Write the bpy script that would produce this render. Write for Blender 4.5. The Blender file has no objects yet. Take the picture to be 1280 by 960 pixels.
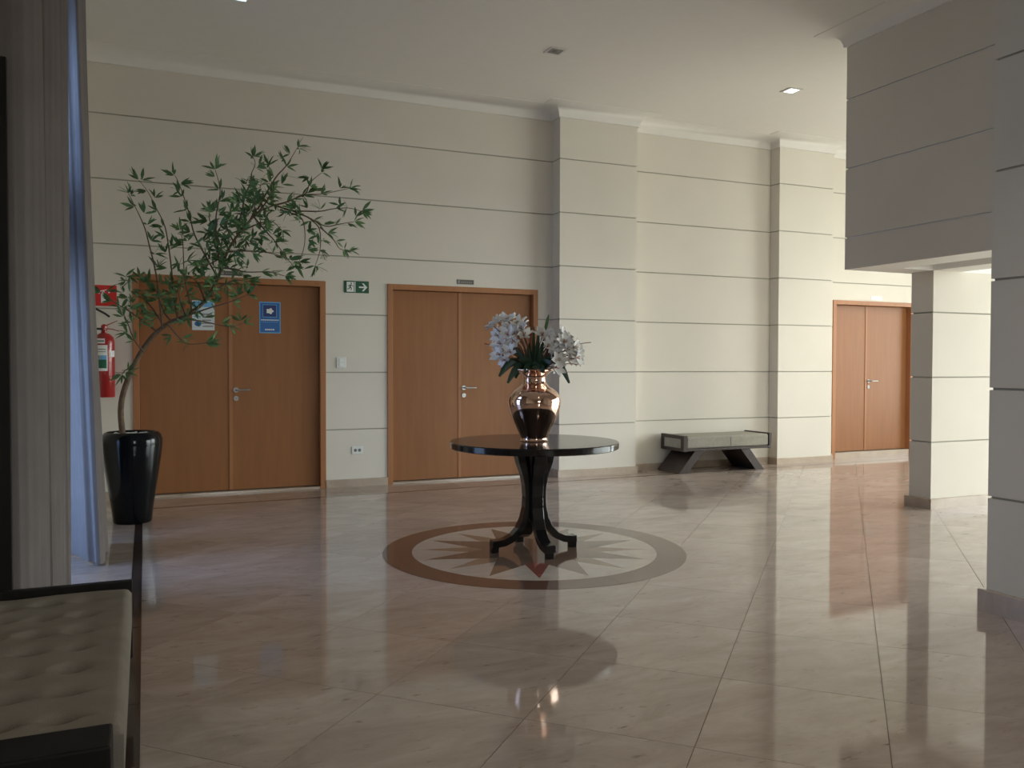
import bpy, bmesh, math, random
from math import sin, cos, pi, radians, hypot, atan2, sqrt
from mathutils import Vector, Matrix

C = bpy.context.scene.collection
scene = bpy.context.scene

# ------------------------------------------------------------------ camera
AZ, PITCH, ROLL, EYE = radians(23.54), radians(1.34), radians(0.12), 1.30
F = Vector((sin(AZ)*cos(PITCH), cos(AZ)*cos(PITCH), -sin(PITCH)))
R0 = Vector((cos(AZ), -sin(AZ), 0)); U0 = R0.cross(F)
R = R0*cos(ROLL) + U0*sin(ROLL); U = -R0*sin(ROLL) + U0*cos(ROLL)
cd = bpy.data.cameras.new('camera'); cam = bpy.data.objects.new('camera', cd); C.objects.link(cam)
cam.matrix_world = Matrix(((R.x, U.x, -F.x, 0), (R.y, U.y, -F.y, 0), (R.z, U.z, -F.z, EYE), (0, 0, 0, 1)))
cd.sensor_width = 36; cd.lens = 36*1054/1280; cd.clip_start = 0.05; cd.clip_end = 200
scene.camera = cam

# ------------------------------------------------------------------ world, exposure
w = bpy.data.worlds.new('sky'); scene.world = w; w.use_nodes = True
nt = w.node_tree; nt.nodes.clear()
bg = nt.nodes.new('ShaderNodeBackground'); wo = nt.nodes.new('ShaderNodeOutputWorld')
grad = nt.nodes.new('ShaderNodeValToRGB'); tc = nt.nodes.new('ShaderNodeTexCoord'); sx = nt.nodes.new('ShaderNodeSeparateXYZ')
grad.color_ramp.elements[0].position = 0.44; grad.color_ramp.elements[0].color = (0.52, 0.53, 0.48, 1)
grad.color_ramp.elements[1].position = 0.56; grad.color_ramp.elements[1].color = (0.93, 0.99, 1.0, 1)
ma = nt.nodes.new('ShaderNodeMath'); ma.operation = 'MULTIPLY_ADD'; ma.inputs[1].default_value = .5; ma.inputs[2].default_value = .5
nt.links.new(tc.outputs['Generated'], sx.inputs[0]); nt.links.new(sx.outputs['Z'], ma.inputs[0]); nt.links.new(ma.outputs[0], grad.inputs[0])
nt.links.new(grad.outputs[0], bg.inputs[0]); bg.inputs[1].default_value = 15.5
nt.links.new(bg.outputs[0], wo.inputs[0])
scene.view_settings.view_transform = 'Standard'; scene.view_settings.look = 'None'
scene.view_settings.exposure = -0.03; scene.view_settings.gamma = 1.0; scene.view_settings.use_curve_mapping = False

def portal(name, loc, rot, sx_, sy_):
    ld = bpy.data.lights.new(name, 'AREA'); ld.shape = 'RECTANGLE'; ld.size = sx_; ld.size_y = sy_
    ld.cycles.is_portal = True
    o = bpy.data.objects.new(name, ld); o.location = loc; o.rotation_euler = rot; C.objects.link(o)

# ------------------------------------------------------------------ layout constants
WY = 8.85                     # back wall
XL, XR, YF, ZC = -0.85, 12.6, -3.2, 4.25
DOORS = [(-0.104, 1.733, 2.16, 0.785, 0.02), (2.393, 4.176, 2.16, 3.23, 0.02), (8.642, 10.16, 2.19, 9.31, 0.09)]
WIN_R = (-1.0, 8.2, 0.25, 3.95)    # glazing in the right wall (y0, y1, z0, z1)
WIN_L = (4.3, 6.9, 0.0, 3.6)      # glazing in the left wall
WIN_F = (7.4, 10.4, 0.25, 3.9)    # glazing in the front wall (x0, x1)
WIN_G = (1.3, 2.4, 1.2, 2.9)       # smaller window behind the camera
portal('daylight_portal', (XR+.1, (WIN_R[0]+WIN_R[1])/2, 2.1), (0, radians(90), 0), 3.7, 9.2)
portal('daylight_portal', (XL-.1, (WIN_L[0]+WIN_L[1])/2, 1.8), (0, radians(-90), 0), 3.6, 2.6)
portal('daylight_portal', ((WIN_F[0]+WIN_F[1])/2, YF-.1, 2.07), (radians(90), 0, 0), 3.0, 3.65)
portal('daylight_portal', ((WIN_G[0]+WIN_G[1])/2, YF-.1, 2.05), (radians(90), 0, 0), 1.1, 1.7)

# ------------------------------------------------------------------ materials
def mat(name, col, rough=.5, metal=0., spec=.5, var=0., scale=8., bump=0., bscale=60., coat=0., stretch=None, trans=0.):
    m = bpy.data.materials.new(name); m.use_nodes = True; n = m.node_tree; b = n.nodes['Principled BSDF']
    b.inputs['Base Color'].default_value = (*col, 1); b.inputs['Roughness'].default_value = rough
    b.inputs['Metallic'].default_value = metal; b.inputs['Specular IOR Level'].default_value = spec
    b.inputs['Coat Weight'].default_value = coat; b.inputs['Coat Roughness'].default_value = .05
    geo = n.nodes.new('ShaderNodeTexCoord'); src = geo.outputs['Object']
    if stretch:
        mp = n.nodes.new('ShaderNodeMapping'); mp.inputs['Scale'].default_value = stretch
        n.links.new(src, mp.inputs[0]); src = mp.outputs[0]
    if var:
        no = n.nodes.new('ShaderNodeTexNoise'); no.inputs['Scale'].default_value = scale; no.inputs['Detail'].default_value = 5
        n.links.new(src, no.inputs[0])
        r = n.nodes.new('ShaderNodeValToRGB'); r.color_ramp.elements[0].position = .3; r.color_ramp.elements[1].position = .7
        r.color_ramp.elements[0].color = (*[c*(1-var) for c in col], 1); r.color_ramp.elements[1].color = (*[min(1, c*(1+var)) for c in col], 1)
        n.links.new(no.outputs[0], r.inputs[0]); n.links.new(r.outputs[0], b.inputs['Base Color'])
    if bump:
        nb = n.nodes.new('ShaderNodeTexNoise'); nb.inputs['Scale'].default_value = bscale; nb.inputs['Detail'].default_value = 3
        n.links.new(src, nb.inputs[0]); bp = n.nodes.new('ShaderNodeBump'); bp.inputs['Strength'].default_value = bump; bp.inputs['Distance'].default_value = .01
        n.links.new(nb.outputs[0], bp.inputs['Height']); n.links.new(bp.outputs[0], b.inputs['Normal'])
    if trans: b.inputs['Transmission Weight'].default_value = trans
    return m

def marble(name, a, bcol, dark, rough=.07):
    m = bpy.data.materials.new(name); m.use_nodes = True; n = m.node_tree; L = n.links; b = n.nodes['Principled BSDF']
    g = n.nodes.new('ShaderNodeNewGeometry'); oi = n.nodes.new('ShaderNodeObjectInfo')
    mu = n.nodes.new('ShaderNodeMath'); mu.operation = 'MULTIPLY'; mu.inputs[1].default_value = 7.0; L.new(oi.outputs['Random'], mu.inputs[0])
    va = n.nodes.new('ShaderNodeVectorMath'); va.operation = 'ADD'; L.new(g.outputs['Position'], va.inputs[0]); L.new(mu.outputs[0], va.inputs[1])
    mp = n.nodes.new('ShaderNodeMapping'); mp.inputs['Rotation'].default_value = (0, 0, radians(-20)); mp.inputs['Scale'].default_value = (1.3, 3.4, 1.3); L.new(va.outputs[0], mp.inputs[0])
    n1 = n.nodes.new('ShaderNodeTexNoise'); n1.inputs['Scale'].default_value = 1.6; n1.inputs['Detail'].default_value = 8; n1.inputs['Roughness'].default_value = .74; n1.inputs['Distortion'].default_value = .6
    L.new(mp.outputs[0], n1.inputs[0])
    r1 = n.nodes.new('ShaderNodeValToRGB'); r1.color_ramp.elements[0].position = .32; r1.color_ramp.elements[0].color = (*a, 1)
    r1.color_ramp.elements[1].position = .68; r1.color_ramp.elements[1].color = (*bcol, 1); L.new(n1.outputs[0], r1.inputs[0])
    n2 = n.nodes.new('ShaderNodeTexNoise'); n2.inputs['Scale'].default_value = 7; n2.inputs['Detail'].default_value = 4; n2.inputs['Roughness'].default_value = .7
    L.new(mp.outputs[0], n2.inputs[0])
    r2 = n.nodes.new('ShaderNodeValToRGB'); r2.color_ramp.elements[0].position = .62; r2.color_ramp.elements[0].color = (0, 0, 0, 1); r2.color_ramp.elements[1].position = .76; r2.color_ramp.elements[1].color = (1, 1, 1, 1)
    L.new(n2.outputs[0], r2.inputs[0])
    mx = n.nodes.new('ShaderNodeMix'); mx.data_type = 'RGBA'; L.new(r2.outputs[0], mx.inputs[0]); L.new(r1.outputs[0], mx.inputs[6]); mx.inputs[7].default_value = (*dark, 1)
    hs = n.nodes.new('ShaderNodeHueSaturation'); mr = n.nodes.new('ShaderNodeMapRange'); L.new(oi.outputs['Random'], mr.inputs[0]); mr.inputs[3].default_value = .92; mr.inputs[4].default_value = 1.07
    L.new(mr.outputs[0], hs.inputs['Value']); L.new(mx.outputs[2], hs.inputs['Color']); L.new(hs.outputs[0], b.inputs['Base Color'])
    b.inputs['Roughness'].default_value = rough; b.inputs['Specular IOR Level'].default_value = .5
    return m

M = dict(
    wall=mat('cream_plaster', (.70, .648, .568), .75, var=.02, scale=2, bump=.05, bscale=90, spec=.25),
    groove=mat('groove_plaster', (.42, .39, .33), .9, spec=.1),
    ceiling=mat('white_ceiling_paint', (.78, .75, .70), .8, spec=.2, var=.01),
    cornice=mat('white_cornice_plaster', (.82, .80, .765), .6, spec=.3),
    wood=mat('honey_wood_veneer', (.30, .125, .047), .42, var=.07, scale=3, stretch=(6, 6, .5), spec=.3),
    casing=mat('honey_wood_casing', (.38, .165, .07), .42, var=.06, scale=3, stretch=(6, 6, .5), spec=.3),
    reveal=mat('dark_wood_gap', (.16, .075, .03), .6),
    steel=mat('brushed_steel', (.30, .29, .28), .35, metal=1),
    marble=marble('beige_polished_marble', (.35, .272, .228), (.50, .41, .35), (.20, .15, .115), .055),
    skirting=marble('beige_marble_skirting', (.40, .31, .24), (.50, .41, .33), (.3, .22, .16), .2),
    brown=marble('brown_polished_marble', (.115, .06, .042), (.155, .085, .058), (.08, .04, .03), .07),
    star=marble('tan_polished_marble', (.24, .16, .10), (.30, .21, .14), (.18, .11, .07), .07),
    darkstar=marble('umber_polished_marble', (.15, .095, .068), (.19, .125, .09), (.10, .06, .04), .07),
    red=marble('red_polished_marble', (.20, .06, .045), (.26, .09, .065), (.12, .04, .03), .07),
    pale=marble('pale_polished_marble', (.42, .35, .29), (.53, .46, .39), (.30, .24, .19), .06),
    border=marble('dark_border_marble', (.05, .035, .03), (.075, .05, .04), (.05, .03, .025), .1),
    grout=mat('dark_grout', (.15, .115, .095), .8),
    black=mat('black_lacquer', (.010, .009, .009), .16, spec=.4, coat=.2),
    blackwood=mat('black_stained_wood', (.012, .010, .009), .5, spec=.2, var=.2, scale=6),
    pot=mat('black_glazed_ceramic', (.004, .005, .006), .14, spec=.28, coat=0),
    copper=mat('rose_copper_mirror', (.83, .58, .47), .07, metal=1, var=.03, scale=12),
    curtain=mat('taupe_velvet_curtain', (.18, .158, .150), .9, spec=.1, var=.06, scale=5, bump=.1, bscale=200),
    linen=mat('tufted_grey_beige_linen', (.22, .19, .157), .95, spec=.1, var=.06, scale=10, bump=.25, bscale=260),
    tweed=mat('grey_beige_upholstery', (.34, .32, .27), .95, spec=.1, var=.08, scale=30, bump=.25, bscale=200),
    wenge=mat('dark_wenge_wood', (.045, .028, .022), .4, var=.25, scale=4, stretch=(8, 1, 1)),
    bark=mat('grey_brown_bark', (.14, .09, .055), .9, var=.3, scale=20, bump=.5, bscale=40),
    twig=mat('brown_twig', (.13, .085, .06), .9, var=.2, scale=20),
    leaf=mat('green_leaf', (.10, .19, .07), .55, var=.3, scale=9, spec=.3),
    darkleaf=mat('dark_green_leaf', (.02, .055, .028), .4, var=.2, scale=9),
    petal=mat('white_petal', (.86, .84, .82), .6, var=.04, scale=30),
    blush=mat('pink_brown_stamen', (.42, .20, .12), .7, var=.2, scale=30),
    stem=mat('red_brown_stem', (.20, .09, .06), .7),
    pebble=mat('white_pebble', (.72, .71, .68), .7, var=.1, scale=30),
    redpaint=mat('red_enamel', (.34, .014, .012), .3, coat=.3),
    redsign=mat('red_sign_plate', (.62, .02, .015), .4),
    green=mat('green_sign_plate', (.008, .085, .04), .4),
    greenlabel=mat('green_label_print', (.01, .12, .06), .5),
    white=mat('white_print', (.80, .80, .78), .5),
    offwhite=mat('offwhite_plastic', (.74, .74, .70), .4),
    rubber=mat('black_rubber', (.015, .015, .015), .6),
    blue=mat('blue_poster_print', (.02, .13, .42), .4),
    lblue=mat('light_blue_print', (.16, .42, .70), .5),
    navy=mat('navy_print', (.012, .03, .16), .4),
    paper=mat('white_glossy_paper', (.62, .68, .70), .4),
    plaque=mat('dark_bronze_plaque', (.13, .115, .10), .35, metal=.3),
    silver=mat('silver_plaque', (.70, .68, .64), .35, metal=.3),
    greyprint=mat('grey_print', (.28, .27, .26), .6),
    outlet_dark=mat('socket_recess', (.16, .16, .16), .6),
)

def emis(name, col, s):
    m = bpy.data.materials.new(name); m.use_nodes = True; b = m.node_tree.nodes['Principled BSDF']
    b.inputs['Base Color'].default_value = (*col, 1); b.inputs['Emission Color'].default_value = (*col, 1); b.inputs['Emission Strength'].default_value = s
    return m
M['lamp_cool'] = emis('lit_cool_lamp', (.62, .86, 1.0), 1.6)
M['lamp_white'] = emis('lit_white_lamp', (.95, 1.0, 1.0), 2.2)

def glassmat(name, tint):
    m = bpy.data.materials.new(name); m.use_nodes = True; n = m.node_tree; n.nodes.clear(); L = n.links
    o = n.nodes.new('ShaderNodeOutputMaterial'); t = n.nodes.new('ShaderNodeBsdfTransparent'); g = n.nodes.new('ShaderNodeBsdfGlossy')
    fr = n.nodes.new('ShaderNodeFresnel'); fr.inputs[0].default_value = 1.45; mx = n.nodes.new('ShaderNodeMixShader')
    t.inputs[0].default_value = (*tint, 1); g.inputs['Roughness'].default_value = .01
    L.new(fr.outputs[0], mx.inputs[0]); L.new(t.outputs[0], mx.inputs[1]); L.new(g.outputs[0], mx.inputs[2]); L.new(mx.outputs[0], o.inputs[0])
    return m
M['glass'] = glassmat('clear_window_glass', (.95, .97, .96))
M['light_tint_glass'] = glassmat('daylight_tint_window_glass', (.40, .49, .66))  # bluish, dimmer daylight of the left side is put into the pane colour

# ------------------------------------------------------------------ mesh builder
class MB:
    def __init__(s): s.v = []; s.f = []
    def add(s, vs, fs):
        k = len(s.v); s.v += [tuple(v) for v in vs]; s.f += [tuple(i+k for i in f) for f in fs]; return s
    def box(s, x0, y0, z0, x1, y1, z1):
        return s.add([(x0,y0,z0),(x1,y0,z0),(x1,y1,z0),(x0,y1,z0),(x0,y0,z1),(x1,y0,z1),(x1,y1,z1),(x0,y1,z1)],
                     [(0,3,2,1),(4,5,6,7),(0,1,5,4),(1,2,6,5),(2,3,7,6),(3,0,4,7)])
    def prism(s, poly, z0, z1):      # xy polygon extruded in z
        n = len(poly)
        return s.add([(x,y,z0) for x,y in poly]+[(x,y,z1) for x,y in poly],
                     [tuple(range(n))[::-1], tuple(range(n,2*n))]+[(i,(i+1)%n,(i+1)%n+n,i+n) for i in range(n)])
    def prismY(s, poly, y0, y1):     # xz polygon extruded in y
        n = len(poly)
        return s.add([(x,y0,z) for x,z in poly]+[(x,y1,z) for x,z in poly],
                     [tuple(range(n)), tuple(range(n,2*n))[::-1]]+[((i+1)%n,i,i+n,(i+1)%n+n) for i in range(n)])
    def lathe(s, prof, c=(0,0), n=32, wob=None):
        vs = []; fs = []; m = len(prof)
        for r, z in prof:
            for k in range(n):
                a = 2*pi*k/n; rr = r*(wob(a, z) if wob else 1)
                vs.append((c[0]+rr*cos(a), c[1]+rr*sin(a), z))
        for j in range(m-1):
            for k in range(n): fs.append((j*n+k, j*n+(k+1)%n, (j+1)*n+(k+1)%n, (j+1)*n+k))
        if prof[0][0] > 1e-4: fs.append(tuple(range(n))[::-1])
        if prof[-1][0] > 1e-4: fs.append(tuple(range((m-1)*n, m*n)))
        return s.add(vs, fs)
    def tube(s, pts, rad, n=8, flat=None):   # round or rectangular-ish section swept along a path
        pts = [Vector(p) for p in pts]; rad = rad if isinstance(rad, (list, tuple)) else [rad]*len(pts)
        vs = []; fs = []; up = Vector((0,0,1)); prev = None
        for i, p in enumerate(pts):
            t = (pts[min(i+1, len(pts)-1)] - pts[max(i-1, 0)]).normalized()
            if prev is None:
                a = t.cross(up); a = a if a.length > .05 else t.cross(Vector((1,0,0)))
            else: a = prev - t*prev.dot(t)
            a.normalize(); prev = a; b = t.cross(a)
            for k in range(n):
                an = 2*pi*(k+.5)/n
                vs.append(p + a*cos(an)*rad[i] + b*sin(an)*rad[i]*(flat or 1))
        for i in range(len(pts)-1):
            for k in range(n): fs.append((i*n+k, i*n+(k+1)%n, (i+1)*n+(k+1)%n, (i+1)*n+k))
        fs.append(tuple(range(n))[::-1]); fs.append(tuple(range((len(pts)-1)*n, len(pts)*n)))
        return s.add(vs, fs)
    def sphere(s, c, r, n=10, m=6, sc=(1,1,1)):
        vs = [(c[0], c[1], c[2]-r*sc[2])]
        for j in range(1, m):
            a = -pi/2+pi*j/m
            vs += [(c[0]+r*cos(a)*cos(2*pi*k/n)*sc[0], c[1]+r*cos(a)*sin(2*pi*k/n)*sc[1], c[2]+r*sin(a)*sc[2]) for k in range(n)]
        vs.append((c[0], c[1], c[2]+r*sc[2])); fs = []
        for k in range(n): fs.append((0, 1+(k+1)%n, 1+k))
        for j in range(m-2):
            for k in range(n): fs.append((1+j*n+k, 1+j*n+(k+1)%n, 1+(j+1)*n+(k+1)%n, 1+(j+1)*n+k))
        e = len(vs)-1
        for k in range(n): fs.append((1+(m-2)*n+k, 1+(m-2)*n+(k+1)%n, e))
        return s.add(vs, fs)
    def sweep(s, path, prof, side=1):    # profile (out, z) along an xy path with mitred corners; out goes to the right of travel
        n = len(path); m = len(prof); offs = []
        for i in range(n):
            def nrm(a, b):
                d = Vector((b[0]-a[0], b[1]-a[1])).normalized(); return Vector((d.y, -d.x))*side
            if i == 0: o = nrm(path[0], path[1])
            elif i == n-1: o = nrm(path[-2], path[-1])
            else:
                a = nrm(path[i-1], path[i]); b = nrm(path[i], path[i+1]); o = (a+b)/(1+a.dot(b))
            offs.append(o)
        vs = [(p[0]+o.x*q, p[1]+o.y*q, z) for p, o in zip(path, offs) for q, z in prof]; fs = []
        for i in range(n-1):
            for k in range(m): fs.append((i*m+k, i*m+(k+1)%m, (i+1)*m+(k+1)%m, (i+1)*m+k))
        fs.append(tuple(range(m))[::-1]); fs.append(tuple(range((n-1)*m, n*m)))
        return s.add(vs, fs)

def wpos(o):
    p = Vector((0,0,0))
    while o: p += Vector(o.location); o = o.parent
    return p
def part(name, mb, m, parent=None, smooth=False, origin=None, kind=None, label=None, bevel=0):
    """links one mesh object; vertices are given in world coordinates"""
    me = bpy.data.meshes.new(name); off = wpos(parent) if parent else Vector((0,0,0))
    loc = Vector(origin)-off if origin is not None else Vector((0,0,0)); sh = off+loc
    me.from_pydata([(v[0]-sh.x, v[1]-sh.y, v[2]-sh.z) for v in mb.v], [], mb.f)
    bm = bmesh.new(); bm.from_mesh(me)
    bmesh.ops.recalc_face_normals(bm, faces=bm.faces)
    if smooth:
        for f in bm.faces: f.smooth = True
        for e in bm.edges:
            if len(e.link_faces) == 2 and e.calc_face_angle(0) > radians(smooth if smooth > 1 else 38): e.smooth = False
    bm.to_mesh(me); bm.free()
    me.materials.append(M[m] if isinstance(m, str) else m)
    o = bpy.data.objects.new(name, me); C.objects.link(o); o.location = loc
    if parent: o.parent = parent
    if bevel:
        bv = o.modifiers.new('bevel', 'BEVEL'); bv.width = bevel; bv.segments = 2; bv.limit_method = 'ANGLE'; bv.angle_limit = radians(40)
    if kind: o['kind'] = kind
    if label: o['label'] = label
    return o
def struct(name, mb, m, parent=None, **k):
    return part(name, mb, m, parent, kind=None if parent else 'structure', **k)
def tag(o, label, cat, group=None):
    o['label'] = label; o['category'] = cat
    if group: o['group'] = group
    return o
def thing(name, label, cat, loc, group=None):
    o = bpy.data.objects.new(name, None); C.objects.link(o); o.location = loc; o.empty_display_size = .1
    return tag(o, label, cat, group)
def sroot(name, loc=(0,0,0)):
    o = bpy.data.objects.new(name, None); C.objects.link(o); o.location = loc; o['kind'] = 'structure'; return o

# ================================================================== SETTING
# ---- floor: grout bed with marble tiles, dark border strips and the star medallion as its pieces
MC = (2.494, 5.335)          # centre of the medallion and of the pedestal table
floor = struct('floor', MB().box(XL-.1, YF-.1, -.06, XR+.1, WY+.3, -.004), 'grout')
def border_y(x): return 8.17+.035*x
def clip(poly, a, b, c):     # keep a*x+b*y <= c
    out = []
    for i in range(len(poly)):
        p, q = poly[i], poly[(i+1) % len(poly)]; dp = a*p[0]+b*p[1]-c; dq = a*q[0]+b*q[1]-c
        if dp <= 0: out.append(p)
        if dp*dq < 0:
            t = dp/(dp-dq); out.append((p[0]+(q[0]-p[0])*t, p[1]+(q[1]-p[1])*t))
    return out
def parea(p): return abs(sum(p[i][0]*p[(i+1) % len(p)][1]-p[(i+1) % len(p)][0]*p[i][1] for i in range(len(p))))/2
S0, SP, T0, TP, G = 2.868, .681, .458, .618, .0013
rest = MB(); rs = sqrt(.5)
for i in range(-12, 24):
    for j in range(-22, 22):
        s0, s1, t0, t1 = S0+i*SP+G, S0+(i+1)*SP-G, T0+j*TP+G, T0+(j+1)*TP-G
        pl = [((s-t)*rs, (s+t)*rs) for s, t in ((s0,t0),(s1,t0),(s1,t1),(s0,t1))]
        for a, b, c in ((-1,0,0.024),(1,0,XR),(0,-1,-YF),(-.035,1,8.168)):
            if pl: pl = clip(pl, a, b, c)
        if len(pl) < 3 or parea(pl) < .004: continue
        cx = sum(p[0] for p in pl)/len(pl); cy = sum(p[1] for p in pl)/len(pl)
        d = cx*F.x+cy*F.y; lat = cx*cos(AZ)-cy*sin(AZ)
        if d > 2.1 and abs(lat) < d*.66+.5 and not (cx > 6.8 and cy < 5.0): 
            part('tile', MB().prism(pl, -.004, 0), 'marble', floor, origin=(cx, cy, 0))
        else: rest.prism(pl, -.004, 0)
part('tiles_out_of_view', rest, 'marble', floor)['kind'] = 'stuff'
# dark border strips
def strip(pl): part('border_strip', MB().prism(pl, -.004, .0006), 'border', floor)
for k in range(8): strip([(-.080, 0+k*1.025-.6), (-.026, 0+k*1.025-.6), (-.026, .6+k*1.022-.175), (-.080, .6+k*1.022-.175)])
xs = [-.06+i*1.05 for i in range(13)]
for a, b in zip(xs[:-1], xs[1:]): strip([(a, border_y(a)), (b-.002, border_y(b)), (b-.002, border_y(b)+.045), (a, border_y(a)+.045)])
# marble outside the border
for k in range(14):
    y0 = YF+k*.9; part('tile', MB().prism([(XL, y0), (-.083, y0), (-.083, min(y0+.897, WY)), (XL, min(y0+.897, WY))], -.004, 0), 'marble', floor, origin=(-.4, y0, 0)) if y0 < WY else None
for k in range(12):
    a = -.06+k*1.05; b = a+1.047
    part('tile', MB().prism([(a, border_y(a)+.048), (b, border_y(b)+.048), (b, WY), (a, WY)], -.004, 0), 'marble', floor, origin=(a, WY, 0))
# medallion
med = part('floor_medallion', MB().lathe([(1.05, -.003), (1.05, .0006)], MC, 96), 'grout', floor, origin=(MC[0], MC[1], 0))
def mp_(r, a): return (MC[0]+r*cos(a), MC[1]+r*sin(a))
def piece(name, poly, m, lab=None): part(name, MB().prism(poly, .0006, .0016), m, med, label=lab)
RV, RT, RI, RO = .36, .80, .85, 1.05
def isect(p1, p2, p3, p4):
    d = (p1[0]-p2[0])*(p3[1]-p4[1])-(p1[1]-p2[1])*(p3[0]-p4[0])
    t = ((p1[0]-p3[0])*(p3[1]-p4[1])-(p1[1]-p3[1])*(p3[0]-p4[0]))/d
    return (p1[0]+t*(p2[0]-p1[0]), p1[1]+t*(p2[1]-p1[1]))
h = pi/8
for k in range(8):
    a = k*pi/4; b = k*pi/4+h
    piece('star_point', [MC, mp_(RV, a-h), mp_(RT, a), mp_(RV, a+h)], 'darkstar')
    q1 = isect(mp_(RT, b), mp_(.30, b-h), mp_(RV, b), mp_(RT, b-h)); q2 = isect(mp_(RT, b), mp_(.30, b+h), mp_(RV, b), mp_(RT, b+h))
    red = k == 5
    piece('star_point', [mp_(RV, b), q1, mp_(RT, b), q2], 'red' if red else 'star', 'dark red star point' if red else None)
    for sgn, q in ((1, q2), (-1, q1)):
        arc = [mp_(RI, b+sgn*h*t/4) for t in range(5)]
        piece('star_field', [mp_(RT, b)]+arc+[mp_(RT, b+sgn*h), q], 'pale')
    n = 10; a0 = k*pi/4+.1; a1 = (k+1)*pi/4+.1-.002
    piece('ring_segment', [mp_(RI+.001, a0+(a1-a0)*t/n) for t in range(n+1)]+[mp_(RO, a1-(a1-a0)*t/n) for t in range(n+1)], 'brown')

# ---- ceiling
ceil = struct('ceiling', MB().box(XL-.1, YF-.1, ZC, XR+.1, WY+.3, ZC+.12), 'ceiling')

# ---- walls made of rendered courses with recessed joints
T = .012
def rects(u0, u1, z0, z1, ops):
    """subtract openings (u0,u1,z0,z1) from a rectangle"""
    out = [(u0, u1, z0, z1)]
    for a, b, c, d in ops:
        new = []
        for r in out:
            if b <= r[0] or a >= r[1] or d <= r[2] or c >= r[3]: new.append(r); continue
            if a > r[0]: new.append((r[0], a, r[2], r[3]))
            if b < r[1]: new.append((b, r[1], r[2], r[3]))
            m0, m1 = max(a, r[0]), min(b, r[1])
            if c > r[2]: new.append((m0, m1, r[2], c))
            if d < r[3]: new.append((m0, m1, d, r[3]))
        out = new
    return out
def slab(mb, axis, pos, depth, u0, u1, z0, z1):   # axis 'x': face along X at y=pos; 'y': face along Y at x=pos
    a, b = sorted((pos, pos+depth))
    if axis == 'x': mb.box(u0, a, z0, u1, b, z1)
    else: mb.box(a, u0, z0, b, u1, z1)
COURSE = [0, .608, 1.211, 1.82, 2.43, 3.04, 3.65, ZC]
def courses(parent, axis, pos, nsign, u0, u1, ops=(), zs=COURSE, gap=.013, z0=None, name='panel'):
    """wall courses whose face lies at pos, facing nsign"""
    for a, b in zip(zs[:-1], zs[1:]):
        lo = a+(gap/2 if a > zs[0] else 0); hi = b-(gap/2 if b < zs[-1] else 0)
        mb = MB()
        for r in rects(u0, u1, lo, hi, ops): slab(mb, axis, pos, -nsign*T, *r)
        if mb.v: part(name, mb, 'wall', parent)
def core(mb, axis, pos, nsign, u0, u1, depth, ops=(), z0=0, z1=ZC):
    for r in rects(u0, u1, z0, z1, ops): slab(mb, axis, pos-nsign*T, -nsign*depth, *r)

dops = [(d[0], d[1], -1, d[2]) for d in DOORS]
C1, C2 = (4.36, 5.385, 8.65), (7.557, 8.47, 8.68)
mb = MB(); core(mb, 'x', WY, -1, XL, XR, .25, dops)
mb.box(C1[0]+T, C1[2]+T, 0, C1[1]-T, WY+T, ZC); mb.box(C2[0]+T, C2[2]+T, 0, C2[1]-T, WY+T, ZC)
wb = struct('wall_back', mb, 'groove')
courses(wb, 'x', WY, -1, XL, C1[0], dops); courses(wb, 'x', WY, -1, C1[1], C2[0]); courses(wb, 'x', WY, -1, C2[1], XR, dops)
for c0, c1, cy in (C1, C2):
    courses(wb, 'x', cy, -1, c0, c1); courses(wb, 'y', c0, -1, cy+T, WY); courses(wb, 'y', c1, 1, cy+T, WY)

def wall_open(name, axis, pos, nsign, u0, u1, *win):
    ops = list(win)
    mb = MB(); core(mb, axis, pos, nsign, u0, u1, .2, ops)
    o = struct(name, mb, 'groove'); courses(o, axis, pos, nsign, u0, u1, ops); return o
wl = wall_open('wall_left', 'y', XL, 1, YF, WY, (WIN_L[0], WIN_L[1], WIN_L[2], WIN_L[3]))
wr = wall_open('wall_right', 'y', XR, -1, YF, WY, (WIN_R[0], WIN_R[1], WIN_R[2], WIN_R[3]))
wf = wall_open('wall_front', 'x', YF, 1, XL, XR, (WIN_F[0], WIN_F[1], WIN_F[2], WIN_F[3]), WIN_G)

# ---- windows
def window(name, axis, pos, u0, u1, z0, z1, n, gl, fm):
    o = sroot(name, (pos, (u0+u1)/2, z0) if axis == 'y' else ((u0+u1)/2, pos, z0))
    w = .055
    for k in range(n+1):
        u = u0+w/2+(u1-u0-w)*k/n; mb = MB(); slab(mb, axis, pos-.03, .06, u-w/2, u+w/2, z0+.001, z1-.001); part('frame_post', mb, fm, o)
    for z in (z0+w/2+.001, z1-w/2-.001, z0+(z1-z0)*.68):
        mb = MB(); slab(mb, axis, pos-.03, .06, u0+.001, u1-.001, z-w/2, z+w/2); part('frame_rail', mb, fm, o)
    for k in range(n):
        a = u0+(u1-u0)*k/n+w; b = u0+(u1-u0)*(k+1)/n-w
        for c, d in ((z0+w, z0+(z1-z0)*.68-w/2), (z0+(z1-z0)*.68+w/2, z1-w)):
            mb = MB(); slab(mb, axis, pos-.003, .006, a-.01, b+.01, c, d); part('pane', mb, gl, o)
    return o
window('window_1', 'y', XL-.1, *WIN_L, 2, 'light_tint_glass', 'blackwood')
part('spandrel', MB().box(XL-.16, WIN_L[0]+.001, 1.95, XL-.04, WIN_L[1]-.001, 2.55), 'blackwood', bpy.data.objects['window_1'])
window('window_2', 'y', XR+.1, *WIN_R, 6, 'glass', 'blackwood')
window('window_4', 'x', YF-.1, *WIN_G, 1, 'glass', 'blackwood')
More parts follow.
